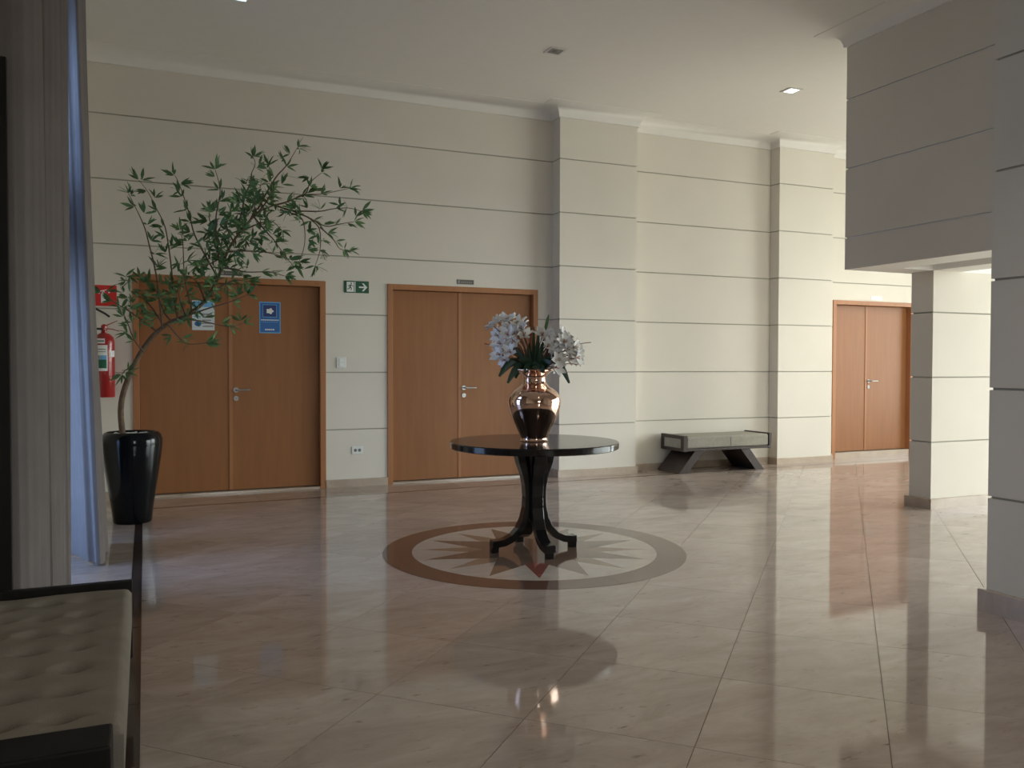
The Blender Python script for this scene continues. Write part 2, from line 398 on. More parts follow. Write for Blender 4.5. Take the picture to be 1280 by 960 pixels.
window('window_3', 'x', YF-.1, *WIN_F, 6, 'glass', 'blackwood')

# ---- bulkhead with coffered soffit, blade wall under it, pillar on the right
BX, BY, BZ = 5.735, 5.735, 2.15
AX, AY = 6.49, 5.44           # blade wall: left face, front face
XE = 7.5
bz = [2.15, 2.43, 3.04, 3.65, ZC]
mb = MB(); mb.box(BX+T, -2.2, BZ+.22, XE, BY-T, ZC)
mb.box(BX+T, -2.2, BZ, BX+.38, BY-T, BZ+.22); mb.box(BX+.38, AY, BZ, XE, BY-T, BZ+.22); mb.box(AX, -2.2, BZ, AX+.34, AY, BZ+.22)
bulk = struct('wall_bulkhead', mb, 'cornice')
courses(bulk, 'y', BX, -1, -2.2, BY, zs=bz); courses(bulk, 'x', BY, 1, BX+T, XE, zs=bz)
mb = MB().box(AX+T, AY+T, 0, 7.4, BY-.06-T, BZ)
blade = struct('wall_blade', mb, 'groove')
az = [0, .605, 1.19, 1.775, BZ]
courses(blade, 'x', AY, -1, AX, 7.4, zs=az); courses(blade, 'y', AX, -1, AY+T, BY-.06, zs=az); courses(blade, 'x', BY-.06, 1, AX+T, 7.4, zs=az)
PX, PY = 4.085, 3.07
mb = MB().box(PX+T, YF, 0, 4.75, PY-T, ZC)  # long unseen run back to the front wall is added to block window light
pil = struct('wall_pillar', mb, 'groove')
pz = [0, .604, 1.176, 1.748, 2.313, 2.891, 3.47, ZC]
courses(pil, 'y', PX, -1, YF, PY, zs=pz); courses(pil, 'x', PY, 1, PX+T, 4.75, zs=pz)

# ---- cornices
CP = [(0, ZC-.135), (.02, ZC-.135), (.026, ZC-.10), (.04, ZC-.065), (.07, ZC-.036), (.115, ZC-.018), (.15, ZC-.012), (.2, ZC-.004), (.2, ZC+.001), (0, ZC+.001)]
pth = [(XL, WY), (C1[0], WY), (C1[0], C1[2]), (C1[1], C1[2]), (C1[1], WY), (C2[0], WY), (C2[0], C2[2]), (C2[1], C2[2]), (C2[1], WY), (XR, WY)]
struct('trim_1', MB().sweep(pth, CP), 'ceiling', smooth=50)
struct('trim_2', MB().sweep([(BX, -2.2), (BX, BY), (XE, BY)], CP, -1), 'ceiling', smooth=50)

# ---- baseboards (marble skirting)
def skirt(name, path, hgt, side=1, t=.02):
    struct(name, MB().sweep(path, [(0, 0), (t, 0), (t, hgt-.004), (t-.004, hgt), (0, hgt)], side), 'skirting')
SK = .082
skirt('baseboard_back', [(XL, WY), (DOORS[0][0], WY)], SK)
skirt('baseboard_back', [(DOORS[0][1], WY), (DOORS[1][0], WY)], SK)
skirt('baseboard_back', [(DOORS[1][1], WY), (C1[0], WY), (C1[0], C1[2]), (C1[1], C1[2]), (C1[1], WY), (C2[0], WY), (C2[0], C2[2]), (C2[1], C2[2]), (C2[1], WY), (DOORS[2][0], WY)], SK)
skirt('baseboard_back', [(DOORS[2][1], WY), (XR, WY)], SK)
skirt('baseboard_blade', [(7.4, AY), (AX, AY), (AX, BY-.06), (7.4, BY-.06)], .095, -1, .028)
skirt('baseboard_pillar', [(PX, YF), (PX, PY), (4.75, PY)], .115, -1, .03)

# ---- double doors
for i, (x0, x1, zt, xm, zb) in enumerate(DOORS):
    d = sroot('door_%d' % (i+1), ((x0+x1)/2, WY, 0)); cw = .058; yf = WY-.014
    for a, b in ((x0, x0+cw), (x1-cw, x1)): part('door_frame', MB().box(a, yf, 0, b, WY+.16, zt), 'casing', d, bevel=.003)
    part('door_head', MB().box(x0+cw, yf, zt-cw, x1-cw, WY+.16, zt), 'casing', d, bevel=.003)
    part('threshold', MB().box(x0+cw, WY-.005, 0, x1-cw, WY+.16, zb), 'skirting', d)
    yl = WY+.06
    for n_, (a, b) in enumerate(((x0+cw+.003, xm-.004), (xm+.004, x1-cw-.003))):
        lf = part('door_leaf', MB().box(a, yl, zb+.008, b, yl+.04, zt-cw-.004), 'wood', d, bevel=.002)
        if n_ == 1:
            part('astragal', MB().box(a-.012, yl-.006, zb+.008, a+.022, yl-.0005, zt-cw-.004), 'casing', lf)
            hz = 1.035 if i < 2 else 1.075; hx = a+.055
            
            def disc(cx, cz, r, y0, y1, n=18):
                return MB().prismY([(cx+r*cos(2*pi*k/n), cz+r*sin(2*pi*k/n)) for k in range(n)], y0, y1)
            part('handle_rose', disc(hx, hz, .026, yl-.010, yl), 'steel', lf)
            part('lever_handle', MB().tube([(hx, yl-.008, hz), (hx, yl-.045, hz), (hx+.01, yl-.055, hz), (hx+.115, yl-.055, hz), (hx+.13, yl-.05, hz)], .009, 8), 'steel', lf, smooth=True)
            part('lock_rose', disc(hx, hz-.085, .024, yl-.010, yl), 'steel', lf)
            part('keyhole', disc(hx, hz-.085, .007, yl-.0115, yl-.010, 10), 'outlet_dark', lf)
    part('door_gap', MB().box(x0+cw-.001, yl+.041, zb, x1-cw+.001, yl+.05, zt-cw+.001), 'reveal', d)

# ================================================================== THINGS
# ---- ceiling downlights
def downlight(x, y, label, lit, energy=0, col=(1,1,1), ang=0):
    o = thing('downlight', label, 'ceiling light', (x, y, ZC), 'square recessed downlights in the ceiling')
    s, t = .085, .062
    for k in range(4):
        a = k*pi/2; q = [(-s, -s), (s, -s), (t, -t), (-t, -t)]
        part('frame_side', MB().prism([(x+u*cos(a)-v*sin(a), y+u*sin(a)+v*cos(a)) for u, v in q], ZC-.007, ZC-.0005), 'silver', o)
    part('reflector', MB().prism([(x-t, y-t), (x+t, y-t), (x+t, y+t), (x-t, y+t)], ZC-.0045, ZC-.0008), M[lit] if lit else M['greyprint'], o)
    part('bulb', MB().lathe([(.001, ZC-.012), (.022, ZC-.0115), (.03, ZC-.0048)], (x, y), 16), M[lit] if lit else M['steel'], o, smooth=True)
    if energy:
        ld = bpy.data.lights.new('downlight_glow', 'SPOT'); ld.energy = energy; ld.color = col; ld.spot_size = radians(110); ld.spot_blend = .8; ld.shadow_soft_size = .05
        lo = bpy.data.objects.new('downlight_glow', ld); C.objects.link(lo); lo.location = (0, 0, -.03); lo.parent = o
downlight(.717, 7.16, 'lit square downlight with bluish glow at the top left of the photo', 'lamp_cool', 3, (.7,.85,1))
downlight(3.565, 7.18, 'unlit square downlight in front of the first pilaster', None)
downlight(6.40, 7.18, 'lit white square downlight beside the bulkhead corner', 'lamp_white', 14, (1,.97,.9))
downlight(9.24, 7.18, 'lit square downlight above the far right doors, behind the bulkhead', 'lamp_white', 120, (1,.88,.7))

downlight(.717, 1.5, 'added unseen warm fill light near the tufted bench, shaped as a square downlight, above the frame', 'lamp_white', 3, (1,.93,.82))  # invented lamp, a faint warm fill at the near end of the lobby
downlight(2.30, 1.5, 'added unseen warm fill light in front of the pillar, shaped as a square downlight, above the frame', 'lamp_white', 90, (1,.93,.82))  # invented lamp, warms and brightens the pillar face and near floor

# ---- pedestal table
tb = thing('pedestal_table', 'round black lacquered pedestal table standing on the star medallion', 'table', (MC[0], MC[1], 0))
TZ = .765
part('table_top', MB().lathe([(.55, TZ-.05), (.58, TZ-.048), (.588, TZ-.042), (.59, TZ-.006), (.584, TZ), (.0001, TZ)], MC, 72), 'black', tb, smooth=35)
part('apron', MB().lathe([(.10, TZ-.075), (.155, TZ-.07), (.16, TZ-.052), (.16, TZ-.05)], MC, 32), 'black', tb, smooth=True)
part('post', MB().lathe([(.03, .20), (.042, .24), (.046, .5), (.07, .66), (.09, TZ-.075)], MC, 24), 'black', tb, smooth=True)
legp = [(.118, .70), (.098, .62), (.074, .54), (.058, .46), (.052, .38), (.056, .30), (.075, .22), (.110, .15), (.160, .098), (.220, .070), (.285, .062), (.315, .064)]
for k in range(4):
    a = radians(-4+90*k); ca, sa = cos(a), sin(a); mb = MB(); W = .040
    vs = []; fs = []
    for i, (r, z) in enumerate(legp):
        p0 = legp[max(i-1, 0)]; p1 = legp[min(i+1, len(legp)-1)]; dr, dz = p1[0]-p0[0], p1[1]-p0[1]; l = hypot(dr, dz); nr, nz = dz/l, -dr/l
        th = .024 if i > 1 else .028; ww = W if i > 1 else W*1.15
        for sr, sw in ((1, 1), (1, -1), (-1, -1), (-1, 1)):
            rr = r+nr*th*sr; zz = z+nz*th*sr
            vs.append((MC[0]+rr*ca-sw*ww*sa, MC[1]+rr*sa+sw*ww*ca, zz))
    for i in range(len(legp)-1):
        for q in range(4): fs.append((i*4+q, i*4+(q+1) % 4, i*4+4+(q+1) % 4, i*4+4+q))
    n = len(legp)*4; fs += [(3, 2, 1, 0), (n-4, n-3, n-2, n-1)]
    lg = part('leg', mb.add(vs, fs), 'black', tb, bevel=.004)
    c = (MC[0]+.292*ca, MC[1]+.292*sa); q = .026
    part('foot', MB().prism([(c[0]+u*ca-v*sa, c[1]+u*sa+v*ca) for u, v in ((-q,-q),(q,-q),(q,q),(-q,q))], .002, .045), 'black', lg, bevel=.003)

# ---- vase
vz = TZ
VC = (MC[0], MC[1])
vs_ = thing('vase', 'tall rose copper mirror vase with flared rim on the pedestal table', 'vase', (VC[0], VC[1], vz))
prof = [(.001, 0), (.09, 0), (.098, .006), (.092, .016), (.100, .04), (.118, .08), (.142, .13), (.164, .18), (.180, .23), (.187, .265), (.186, .29), (.176, .318), (.155, .345), (.125, .368), (.098, .388), (.083, .408), (.079, .428), (.084, .448), (.096, .465), (.118, .48), (.142, .49), (.150, .496), (.146, .500), (.128, .492), (.088, .468), (.070, .430)]
# refine the profile so that the mirror finish stays smooth
fine = []
for i in range(len(prof)-1):
    p0 = prof[max(i-1, 0)]; p1 = prof[i]; p2 = prof[i+1]; p3 = prof[min(i+2, len(prof)-1)]
    for t in (0, .5):
        f = lambda a, b, c, d: .5*((2*b)+(-a+c)*t+(2*a-5*b+4*c-d)*t*t+(-a+3*b-3*c+d)*t**3)
        fine.append((max(.001, f(p0[0], p1[0], p2[0], p3[0])), vz+.001+f(p0[1], p1[1], p2[1], p3[1])))
fine.append((prof[-1][0], vz+.001+prof[-1][1]))
part('vase_body', MB().lathe(fine, VC, 64, wob=lambda a, z: 1+.09*max(0, (z-vz-.47)/.03)*cos(6*a)*.5), 'copper', vs_, smooth=60)

# ---- flower arrangement
random.seed(11)
fz = vz+.47
fa = thing('flower_arrangement', 'white silk flowers with dark green leaves filling the copper vase', 'flowers', (VC[0], VC[1], vz+.44))
pet = bpy.data.meshes.new('petal'); pv = []; pf = []
for i in range(6):
    t = i/5; wd = .017*sin(pi*min(1, t*.86+.10))**.8*(1 if t < .95 else .25); x = .062*t; z = .022*t*t - .012*t**4
    pv += [(x, -wd, z+.004*t), (x, 0, z-.003), (x, wd, z+.004*t)]
for i in range(5):
    k = i*3; pf += [(k, k+1, k+4, k+3), (k+1, k+2, k+5, k+4)]
pet.from_pydata(pv, [], pf); pet.materials.append(M['petal'])
for p in pet.polygons: p.use_smooth = True
def orient(d, roll=0):
    d = Vector(d).normalized(); return d.to_track_quat('Z', 'Y').to_matrix().to_4x4() @ Matrix.Rotation(roll, 4, 'Z')
Rl = Vector((cos(AZ), -sin(AZ), 0)); Fl = Vector((sin(AZ), cos(AZ), 0))
def at(u, dd, z): return Vector((VC[0], VC[1], 0)) + Rl*u + Fl*dd + Vector((0, 0, z))
# spray of blooms: (across, depth, height)
blooms = [(-.285,-.02,1.565),(-.255,.06,1.50),(-.235,-.07,1.44),(-.18,-.05,1.60),(-.17,.08,1.62),(-.115,-.03,1.575),(-.10,.09,1.56),(-.13,-.12,1.50),(-.185,-.13,1.50),(-.075,-.04,1.50),
          (-.24,-.10,1.365),(-.205,.0,1.33),(-.22,.06,1.40),(-.165,-.14,1.38),(.055,-.04,1.50),(.105,.03,1.47),(.085,-.12,1.42),(.13,-.08,1.37),(.165,.06,1.50),(.20,-.03,1.51),
          (.245,.02,1.455),(.275,-.05,1.42),(.215,-.10,1.40),(.30,.03,1.38),(.235,-.02,1.33),(.16,-.14,1.33),(.285,-.09,1.345),(.18,.10,1.42),(-.15,-.02,1.55),(-.09,-.08,1.54),(-.20,.0,1.54),(-.15,-.09,1.44),(-.25,-.03,1.59),(.12,-.05,1.45),(.20,-.10,1.45),(.25,.0,1.38),(.07,.05,1.44),(.14,-.12,1.28)]
for u, dd, z in blooms:
    p = at(u, dd, z); out = Vector((p.x-VC[0], p.y-VC[1], (z-1.33)*1.1)).normalized() + Fl*random.uniform(-.7, -.1) + Vector((random.uniform(-.5,.5), random.uniform(-.4,.4), random.uniform(-.1,.5)))
    mb = MB()
    for k in range(7):
        a = 2*pi*k/7; e = .012
        mb.tube([(0, 0, 0), (e*.5*cos(a), e*.5*sin(a), .014), (e*cos(a), e*sin(a), .026)], [.0016, .0013, .0022], 5)
    mb.sphere((0, 0, .002), .008, 8, 5)
    me = bpy.data.meshes.new('flower'); me.from_pydata(mb.v, [], mb.f); me.materials.append(M['blush'])
    fo = bpy.data.objects.new('flower', me); C.objects.link(fo); fo.parent = fa
    mt = orient(out, random.uniform(0, 6)); mt.translation = p - wpos(fa); fo.matrix_local = mt
    n = random.choice((6, 7, 8))
    for k in range(n):
        c = bpy.data.objects.new('petal', pet); C.objects.link(c); c.parent = fo
        s = random.uniform(1.0, 1.35)
        c.matrix_local = Matrix.Rotation(2*pi*k/n+random.uniform(-.1, .1), 4, 'Z') @ Matrix.Rotation(random.uniform(-.55, -.05), 4, 'Y') @ Matrix.Scale(s, 4)
    base = at(u*.12, dd*.12, fz-.02); midp = at(u*.45, dd*.5, (fz+z)/2+.03)
    part('stem', MB().tube([base, midp, p], .0035, 6), 'stem', fa)
def blade(mb, pts, wmax, fold=.25):
    pts = [Vector(p) for p in pts]; n = len(pts); vs = []; fs = []
    for i, p in enumerate(pts):
        t = (pts[min(i+1, n-1)]-pts[max(i-1, 0)]).normalized(); s = t.cross(Fl); s = s.normalized() if s.length > .1 else Rl
        wd = wmax*max(.04, sin(pi*(i+.35)/(n-.3))**.7); vs += [p-s*wd, p-Fl*wd*fold, p+s*wd]
    for i in range(n-1): k = i*3; fs += [(k, k+1, k+4, k+3), (k+1, k+2, k+5, k+4)]
    mb.add(vs, fs)
def arch(u0, u1, z0, z1, d0, d1, bow, n=8):
    return [at(u0+(u1-u0)*t, d0+(d1-d0)*t, z0+(z1-z0)*t+bow*sin(pi*t)) for t in [i/(n-1) for i in range(n)]]
for a in [(-.01,-.005,fz-.03,1.56,-.02,-.06,0,.012),(.01,.03,fz-.03,1.53,0,-.03,0,.013),(.02,.06,fz-.03,1.47,-.03,-.08,0,.014),(-.02,-.035,fz-.03,1.45,0,.04,0,.014),(.03,.10,fz-.03,1.42,.02,.05,0,.014),
          (0,.02,fz-.03,1.50,-.03,-.10,0,.013),(-.02,-.05,fz-.03,1.42,-.03,-.10,.02,.014),(.01,.045,fz-.03,1.44,-.04,-.12,0,.016),
          (-.03,-.245,fz-.01,1.215,-.02,-.06,.10,.030),(-.02,-.185,fz-.01,1.17,-.03,-.12,.09,.028),(-.02,-.13,fz-.01,1.20,.04,.10,.10,.028),(.03,.24,fz-.01,1.17,-.02,-.06,.14,.028),(.03,.20,fz-.01,1.25,.02,.10,.11,.03),
          (-.02,-.20,fz,1.42,-.02,-.08,.04,.020),(-.02,-.15,fz,1.44,.02,.08,.03,.018),(.02,.15,fz,1.36,-.03,-.12,.03,.02),(.0,.06,fz-.01,1.24,-.04,-.16,.05,.03),(.0,-.07,fz-.01,1.24,-.04,-.15,.05,.03),(.0,.01,fz-.01,1.26,-.05,-.15,.05,.035),(-.0,-.11,fz,1.34,-.04,-.14,.03,.028),(.02,.11,fz,1.31,-.03,-.13,.03,.03)]:
    mb = MB(); blade(mb, arch(*a[:7]), a[7]); part('leaf', mb, 'darkleaf', fa, smooth=60)
for a in [(.07,.098,1.52,1.645,-.02,-.03,0,.011)]:
    mb = MB(); blade(mb, arch(*a[:7]), a[7]); part('leaf', mb, 'leaf', fa, smooth=60, label='pale grey-green pointed leaf')
for a in [(-.05,-.35,fz,1.445,0,.05,.05),(.05,.40,fz,1.455,0,.05,.06),(.05,.30,fz,1.30,-.03,-.05,.03),(.04,.26,fz,1.37,0,.1,.02)]:
    part('stem', MB().tube(arch(*a), .003, 5), 'stem', fa)

# ---- planter, tree
PC = (-.10, 7.57)
pt = thing('planter', 'tall tapered glossy black planter by the grey curtain', 'planter', (PC[0], PC[1], 0))
pp = [(.001, 0), (.142, 0), (.148, .01), (.160, .12), (.180, .26), (.202, .40), (.222, .53), (.233, .63), (.234, .68), (.224, .715), (.205, .737), (.192, .742), (.184, .735), (.188, .70), (.188, .66), (.001, .66)]
part('pot_body', MB().lathe(pp, PC, 56), 'pot', pt, smooth=60)
part('soil', MB().lathe([(.186, .66), (.186, .70), (.001, .705)], PC, 32), 'bark', pt)
mb = MB(); random.seed(5)
for k in range(230):
    r = .17*sqrt(random.random()); a = random.uniform(0, 6.283); q = random.uniform(.008, .015)
    mb.sphere((PC[0]+r*cos(a), PC[1]+r*sin(a), .708+random.uniform(0, .016)), q, 6, 4, (1, 1, .7))
tag(part('pebbles', mb, 'pebble', None, smooth=60), 'white pebbles covering the soil of the tall black planter', 'pebbles')['kind'] = 'stuff'

tr = thing('potted_tree', 'slender leaning tree with feathery pointed green leaves growing from the black planter', 'tree', (PC[0], PC[1], .70))
PLANT = [
  ('T', [(-0.165,7.56,0.689),(-0.181,7.564,0.924),(-0.144,7.568,1.119),(-0.052,7.572,1.342),(0.064,7.577,1.527),(0.199,7.581,1.643),(0.324,7.585,1.699),(0.471,7.589,1.831),(0.575,7.593,2.025),(0.654,7.597,2.254),(0.76,7.602,2.431),(0.907,7.606,2.607),(1.042,7.61,2.68)]),
  ('b', [(0.137,7.56,1.581),(0.114,7.524,1.822),(0.088,7.489,2.047),(0.041,7.453,2.261),(0.013,7.417,2.376),(-0.025,7.381,2.47),(-0.084,7.346,2.593),(-0.106,7.31,2.635)]),
  ('b', [(0.255,7.56,1.669),(0.226,7.589,1.863),(0.214,7.617,2.065),(0.187,7.646,2.314),(0.158,7.674,2.47),(0.095,7.703,2.61),(0.037,7.731,2.737),(-0.033,7.76,2.837)]),
  ('b', [(0.367,7.56,1.746),(0.324,7.535,1.929),(0.305,7.51,2.072),(0.296,7.485,2.299),(0.274,7.46,2.393)]),
  ('b', [(0.572,7.56,2.035),(0.482,7.585,2.202),(0.393,7.61,2.389),(0.354,7.635,2.564),(0.315,7.66,2.703),(0.267,7.685,2.845),(0.243,7.71,2.892)]),
  ('b', [(0.592,7.56,2.111),(0.564,7.52,2.34),(0.556,7.48,2.527),(0.583,7.44,2.685),(0.58,7.4,2.773),(0.543,7.36,2.893)]),
  ('b', [(0.729,7.56,2.403),(0.766,7.593,2.567),(0.81,7.627,2.761),(0.861,7.66,2.889),(0.865,7.693,2.952),(0.903,7.727,3.053),(0.891,7.76,3.115)]),
  ('b', [(0.875,7.56,2.57),(0.959,7.535,2.675),(1.009,7.51,2.777),(1.006,7.485,2.867),(0.983,7.46,2.989)]),
  ('b', [(0.907,7.61,2.635),(1.006,7.635,2.828),(1.078,7.66,2.95),(1.14,7.685,3.024),(1.182,7.71,3.083),(1.235,7.735,3.175),(1.275,7.76,3.246)]),
  ('b', [(1.042,7.61,2.68),(1.17,7.643,2.731),(1.245,7.677,2.774),(1.349,7.71,2.821),(1.455,7.743,2.836),(1.575,7.777,2.87),(1.763,7.81,2.932)]),
  ('b', [(1.298,7.66,2.786),(1.335,7.627,2.833),(1.357,7.593,2.906),(1.45,7.56,2.992)]),
  ('b', [(1.063,7.61,2.682),(1.187,7.577,2.644),(1.32,7.543,2.641),(1.432,7.51,2.644),(1.534,7.477,2.667),(1.665,7.443,2.678),(1.772,7.41,2.652)]),
  ('b', [(1.193,7.61,2.65),(1.331,7.61,2.603),(1.49,7.61,2.532),(1.622,7.61,2.56),(1.753,7.61,2.59)]),
  ('b', [(1.331,7.61,2.603),(1.385,7.672,2.584),(1.464,7.735,2.517),(1.479,7.797,2.345),(1.446,7.86,2.204)]),
  ('b', [(1.097,7.61,2.649),(1.244,7.547,2.594),(1.282,7.485,2.511),(1.274,7.422,2.325),(1.205,7.36,2.139)]),
  ('b', [(1.444,7.61,2.519),(1.505,7.635,2.477),(1.582,7.66,2.413),(1.638,7.685,2.347),(1.731,7.71,2.341)]),
  ('b', [(0.88,7.61,2.564),(0.984,7.535,2.422),(1.02,7.46,2.363),(1.076,7.385,2.261),(1.164,7.31,2.125)]),
  ('b', [(0.651,7.56,2.249),(0.758,7.597,2.266),(0.895,7.635,2.278),(1.07,7.672,2.264),(1.227,7.71,2.22)]),
  ('b', [(0.592,7.56,2.111),(0.684,7.51,2.103),(0.796,7.46,2.076),(0.966,7.41,2.079),(1.098,7.36,2.046)]),
  ('b', [(0.756,7.56,2.425),(0.911,7.643,2.516),(1.044,7.727,2.559),(1.139,7.81,2.5)]),
  ('b', [(0.677,7.56,2.318),(0.568,7.643,2.425),(0.522,7.727,2.537),(0.528,7.81,2.64)]),
  ('b', [(0.106,7.56,1.554),(-0.002,7.585,1.645),(-0.122,7.61,1.735),(-0.223,7.635,1.799),(-0.323,7.66,1.876)]),
  ('b', [(-0.004,7.56,1.394),(-0.075,7.51,1.491),(-0.12,7.46,1.617),(-0.165,7.41,1.742)]),
  ('b', [(0.149,7.56,1.607),(0.06,7.627,1.761),(-0.025,7.693,1.849),(-0.123,7.76,1.851)]),
  ('b', [(0.323,7.56,1.698),(0.502,7.493,1.766),(0.643,7.427,1.812),(0.797,7.36,1.879)]),
  ('b', [(0.28,7.56,1.677),(0.466,7.627,1.657),(0.665,7.693,1.623),(0.805,7.76,1.657)]),
  ('b', [(0.18,7.56,1.628),(0.253,7.527,1.529),(0.331,7.493,1.463),(0.498,7.46,1.477)]),
  ('b', [(0.211,7.56,1.649),(0.151,7.593,1.728),(0.097,7.627,1.895),(0.037,7.66,1.982)]),
  ('b', [(0.469,7.56,1.829),(0.435,7.627,1.941),(0.401,7.693,2.013),(0.353,7.76,2.052)]),
  ('b', [(0.507,7.56,1.884),(0.623,7.56,1.97),(0.721,7.56,2.014),(0.832,7.56,2.005)]),
  ('b', [(0.317,7.56,1.698),(0.271,7.46,1.823),(0.25,7.36,1.912)]),
  ('b', [(-0.089,7.56,1.263),(-0.137,7.585,1.25),(-0.173,7.61,1.21)]),
  ('b', [(0.65,7.56,2.229),(0.502,7.46,2.129),(0.421,7.36,2.095)]),
  ('b', [(0.703,7.56,2.34),(0.639,7.485,2.46),(0.665,7.41,2.564)]),
  ('b', [(0.822,7.56,2.498),(0.863,7.46,2.607),(0.852,7.36,2.696)]),
  ('b', [(0.955,7.56,2.63),(0.927,7.66,2.763),(0.954,7.76,2.875)]),
]

random.seed(21)
def smoothpath(p, n=3):
    p = [Vector(q) for q in p]; out = []
    for i in range(len(p)-1):
        a, b, c, d = p[max(i-1, 0)], p[i], p[i+1], p[min(i+2, len(p)-1)]
        for k in range(n):
            t = k/n; out.append(.5*((2*b)+(c-a)*t+(2*a-5*b+4*c-d)*t*t+(3*b-a-3*c+d)*t**3))
    return out+[p[-1]]
lm = bpy.data.meshes.new('leaf'); lv = []; lf = []
for i, (t, wd) in enumerate(((0, .04), (.2, .62), (.45, 1), (.72, .66), (1, .03))):
    x = .098*t; z = -.018*t*t; lv += [(x, -.0125*wd, z+.002), (x, 0, z), (x, .0125*wd, z+.002)]
for i in range(4): k = i*3; lf += [(k, k+1, k+4, k+3), (k+1, k+2, k+5, k+4)]
lm.from_pydata(lv, [], lf); lm.materials.append(M['leaf'])
leaves = []
def cluster(p, axis, n, s=1.):
    axis = Vector(axis).normalized()
    for k in range(n):
        sp = random.uniform(.2, 1.15); ang = random.uniform(0, 2*pi)
        side = axis.orthogonal().normalized(); side.rotate(Matrix.Rotation(ang, 3, axis))
        d = (axis*cos(sp)+side*sin(sp)).normalized(); d.z *= .85; d.normalize()
        up = side.cross(d)+Vector((0, -.2, .6)); y = up.cross(d).normalized(); z = d.cross(y)
        m = Matrix((d, y, z)).transposed().to_4x4() @ Matrix.Scale(random.uniform(.75, 1.15)*s, 4); m.translation = Vector(p)+d*.006; leaves.append(m)
for bi, (kind, P) in enumerate(PLANT):
    sp = smoothpath(P, 4)
    if kind == 'T':
        n = len(sp); part('trunk', MB().tube(sp, [.021*(1-i/n)**.8+.004 for i in range(n)], 10), 'bark', tr, smooth=60)
        for i in range(int(n*.62), n, 1):
            cluster(sp[i]+Vector((random.uniform(-.05,.05), random.uniform(-.09,.09), random.uniform(-.05,.05))), (random.uniform(-1,1), random.uniform(-1,1), random.uniform(0,1.2)), 3)
        continue
    n = len(sp); part('branch', MB().tube(sp, [.006*(1-i/n)+.0018 for i in range(n)], 6), 'twig', tr, smooth=60)
    L = 0; nxt = .07
    for i in range(1, n):
        seg = (sp[i]-sp[i-1]); L += seg.length
        if L > nxt:
            side = Vector((random.choice((-1, 1))*random.uniform(.4, 1), random.uniform(-.6, .6), random.uniform(-.1, .6)))
            d = seg.normalized()*.55+side; q = sp[i]+d.normalized()*random.uniform(.01, .05)
            cluster(q, d, random.randint(4, 6)); nxt = L+random.uniform(.05, .10)
    cluster(sp[-1], sp[-1]-sp[-3], 6)
# dense middle of the crown
for k in range(120):
    t = random.random(); c = Vector((.45, 7.56, 2.02)).lerp(Vector((1.0, 7.62, 2.78)), t)
    q = c+Vector((random.gauss(0, .13), random.gauss(0, .14), random.gauss(0, .11)))
    cluster(q, (random.uniform(-1, 1), random.uniform(-1, .6), random.uniform(-.2, 1.2)), random.randint(3, 5))
for k in range(60):
    q = Vector((random.uniform(-.15, .55), 7.55+random.gauss(0, .15), random.uniform(1.62, 2.02)))
    cluster(q, (random.uniform(-1, 1), random.uniform(-1, .6), random.uniform(-.6, .9)), random.randint(3, 4), .9)
random.shuffle(leaves); base = wpos(tr)
leaves.sort(key=lambda m: -abs((m.to_3x3() @ Vector((1, 0, 0))).dot(Rl))-abs((m.to_3x3() @ Vector((1, 0, 0))).z))
for m in leaves[:300]:
    o = bpy.data.objects.new('leaf', lm); C.objects.link(o); o.parent = tr; q = m.copy(); q.translation = m.translation-base; o.matrix_local = q
mb = MB()
for m in leaves[300:]: mb.add([m @ Vector(v) for v in lv], lf)
part('foliage', mb, 'leaf', tr)['kind'] = 'stuff'

# ---- curtains
def curtain(name, label, ctrl, z0, z1, flare=0, wid=.012):
    """a pleated cloth: plan outline through the control points, solid, a little fuller at the hem"""
    pts = [(p.x, p.y) for p in smoothpath([(a, b, 0) for a, b in ctrl], 5)]
    nz = 16; vs = []; fs = []; n = len(pts)
    nr = []
    for i in range(n):
        a = pts[max(i-1, 0)]; b = pts[min(i+1, n-1)]; d = Vector((b[0]-a[0], b[1]-a[1])).normalized(); nr.append((-d.y, d.x))
    for side in (0, 1):
        for j in range(nz+1):
            t = j/nz; z = z0+(z1-z0)*t
            for i, (x, y) in enumerate(pts):
                fl_ = flare*(1-t)**1.4
                vs.append((x+fl_+.006*sin(4*t+i*.35)+.005*sin(i*1.9+1.2*t)+nr[i][0]*side*wid, y+.012*sin(2.2*t+i*.12)+nr[i][1]*side*wid, z))
    for j in range(nz):
        for i in range(n-1):
            a = j*n+i; fs.append((a, a+1, a+n+1, a+n)); b = a+(nz+1)*n; fs.append((b, b+n, b+n+1, b+1))
        a = j*n; b = a+(nz+1)*n; fs.append((a, a+n, b+n, b)); a += n-1; b += n-1; fs.append((a, b, b+n, a+n))
    e = nz*n
    for i in range(n-1): fs.append((i, i+(nz+1)*n, i+1+(nz+1)*n, i+1)); fs.append((e+i, e+i+1, e+i+1+(nz+1)*n, e+i+(nz+1)*n))
    o = part(name, MB().add(vs, fs), 'curtain', None, smooth=70, origin=(pts[0][0], pts[0][1], z0)); return tag(o, label, 'curtain')
curtain('curtain', 'taupe floor-length curtain hanging in wide folds behind the tufted bench',
        [(-.56, 3.70), (-.48, 3.70), (-.42, 3.73), (-.385, 3.82), (-.372, 3.91), (-.385, 3.95), (-.44, 3.955), (-.46, 3.99), (-.40, 4.02), (-.36, 4.04), (-.338, 4.10), (-.332, 4.15), (-.345, 4.185), (-.40, 4.19), (-.42, 4.23), (-.36, 4.255), (-.325, 4.29), (-.316, 4.34), (-.33, 4.38), (-.40, 4.40), (-.45, 4.60), (-.42, 4.80), (-.47, 5.0), (-.44, 5.15), (-.50, 5.24)], .012, ZC-.03)
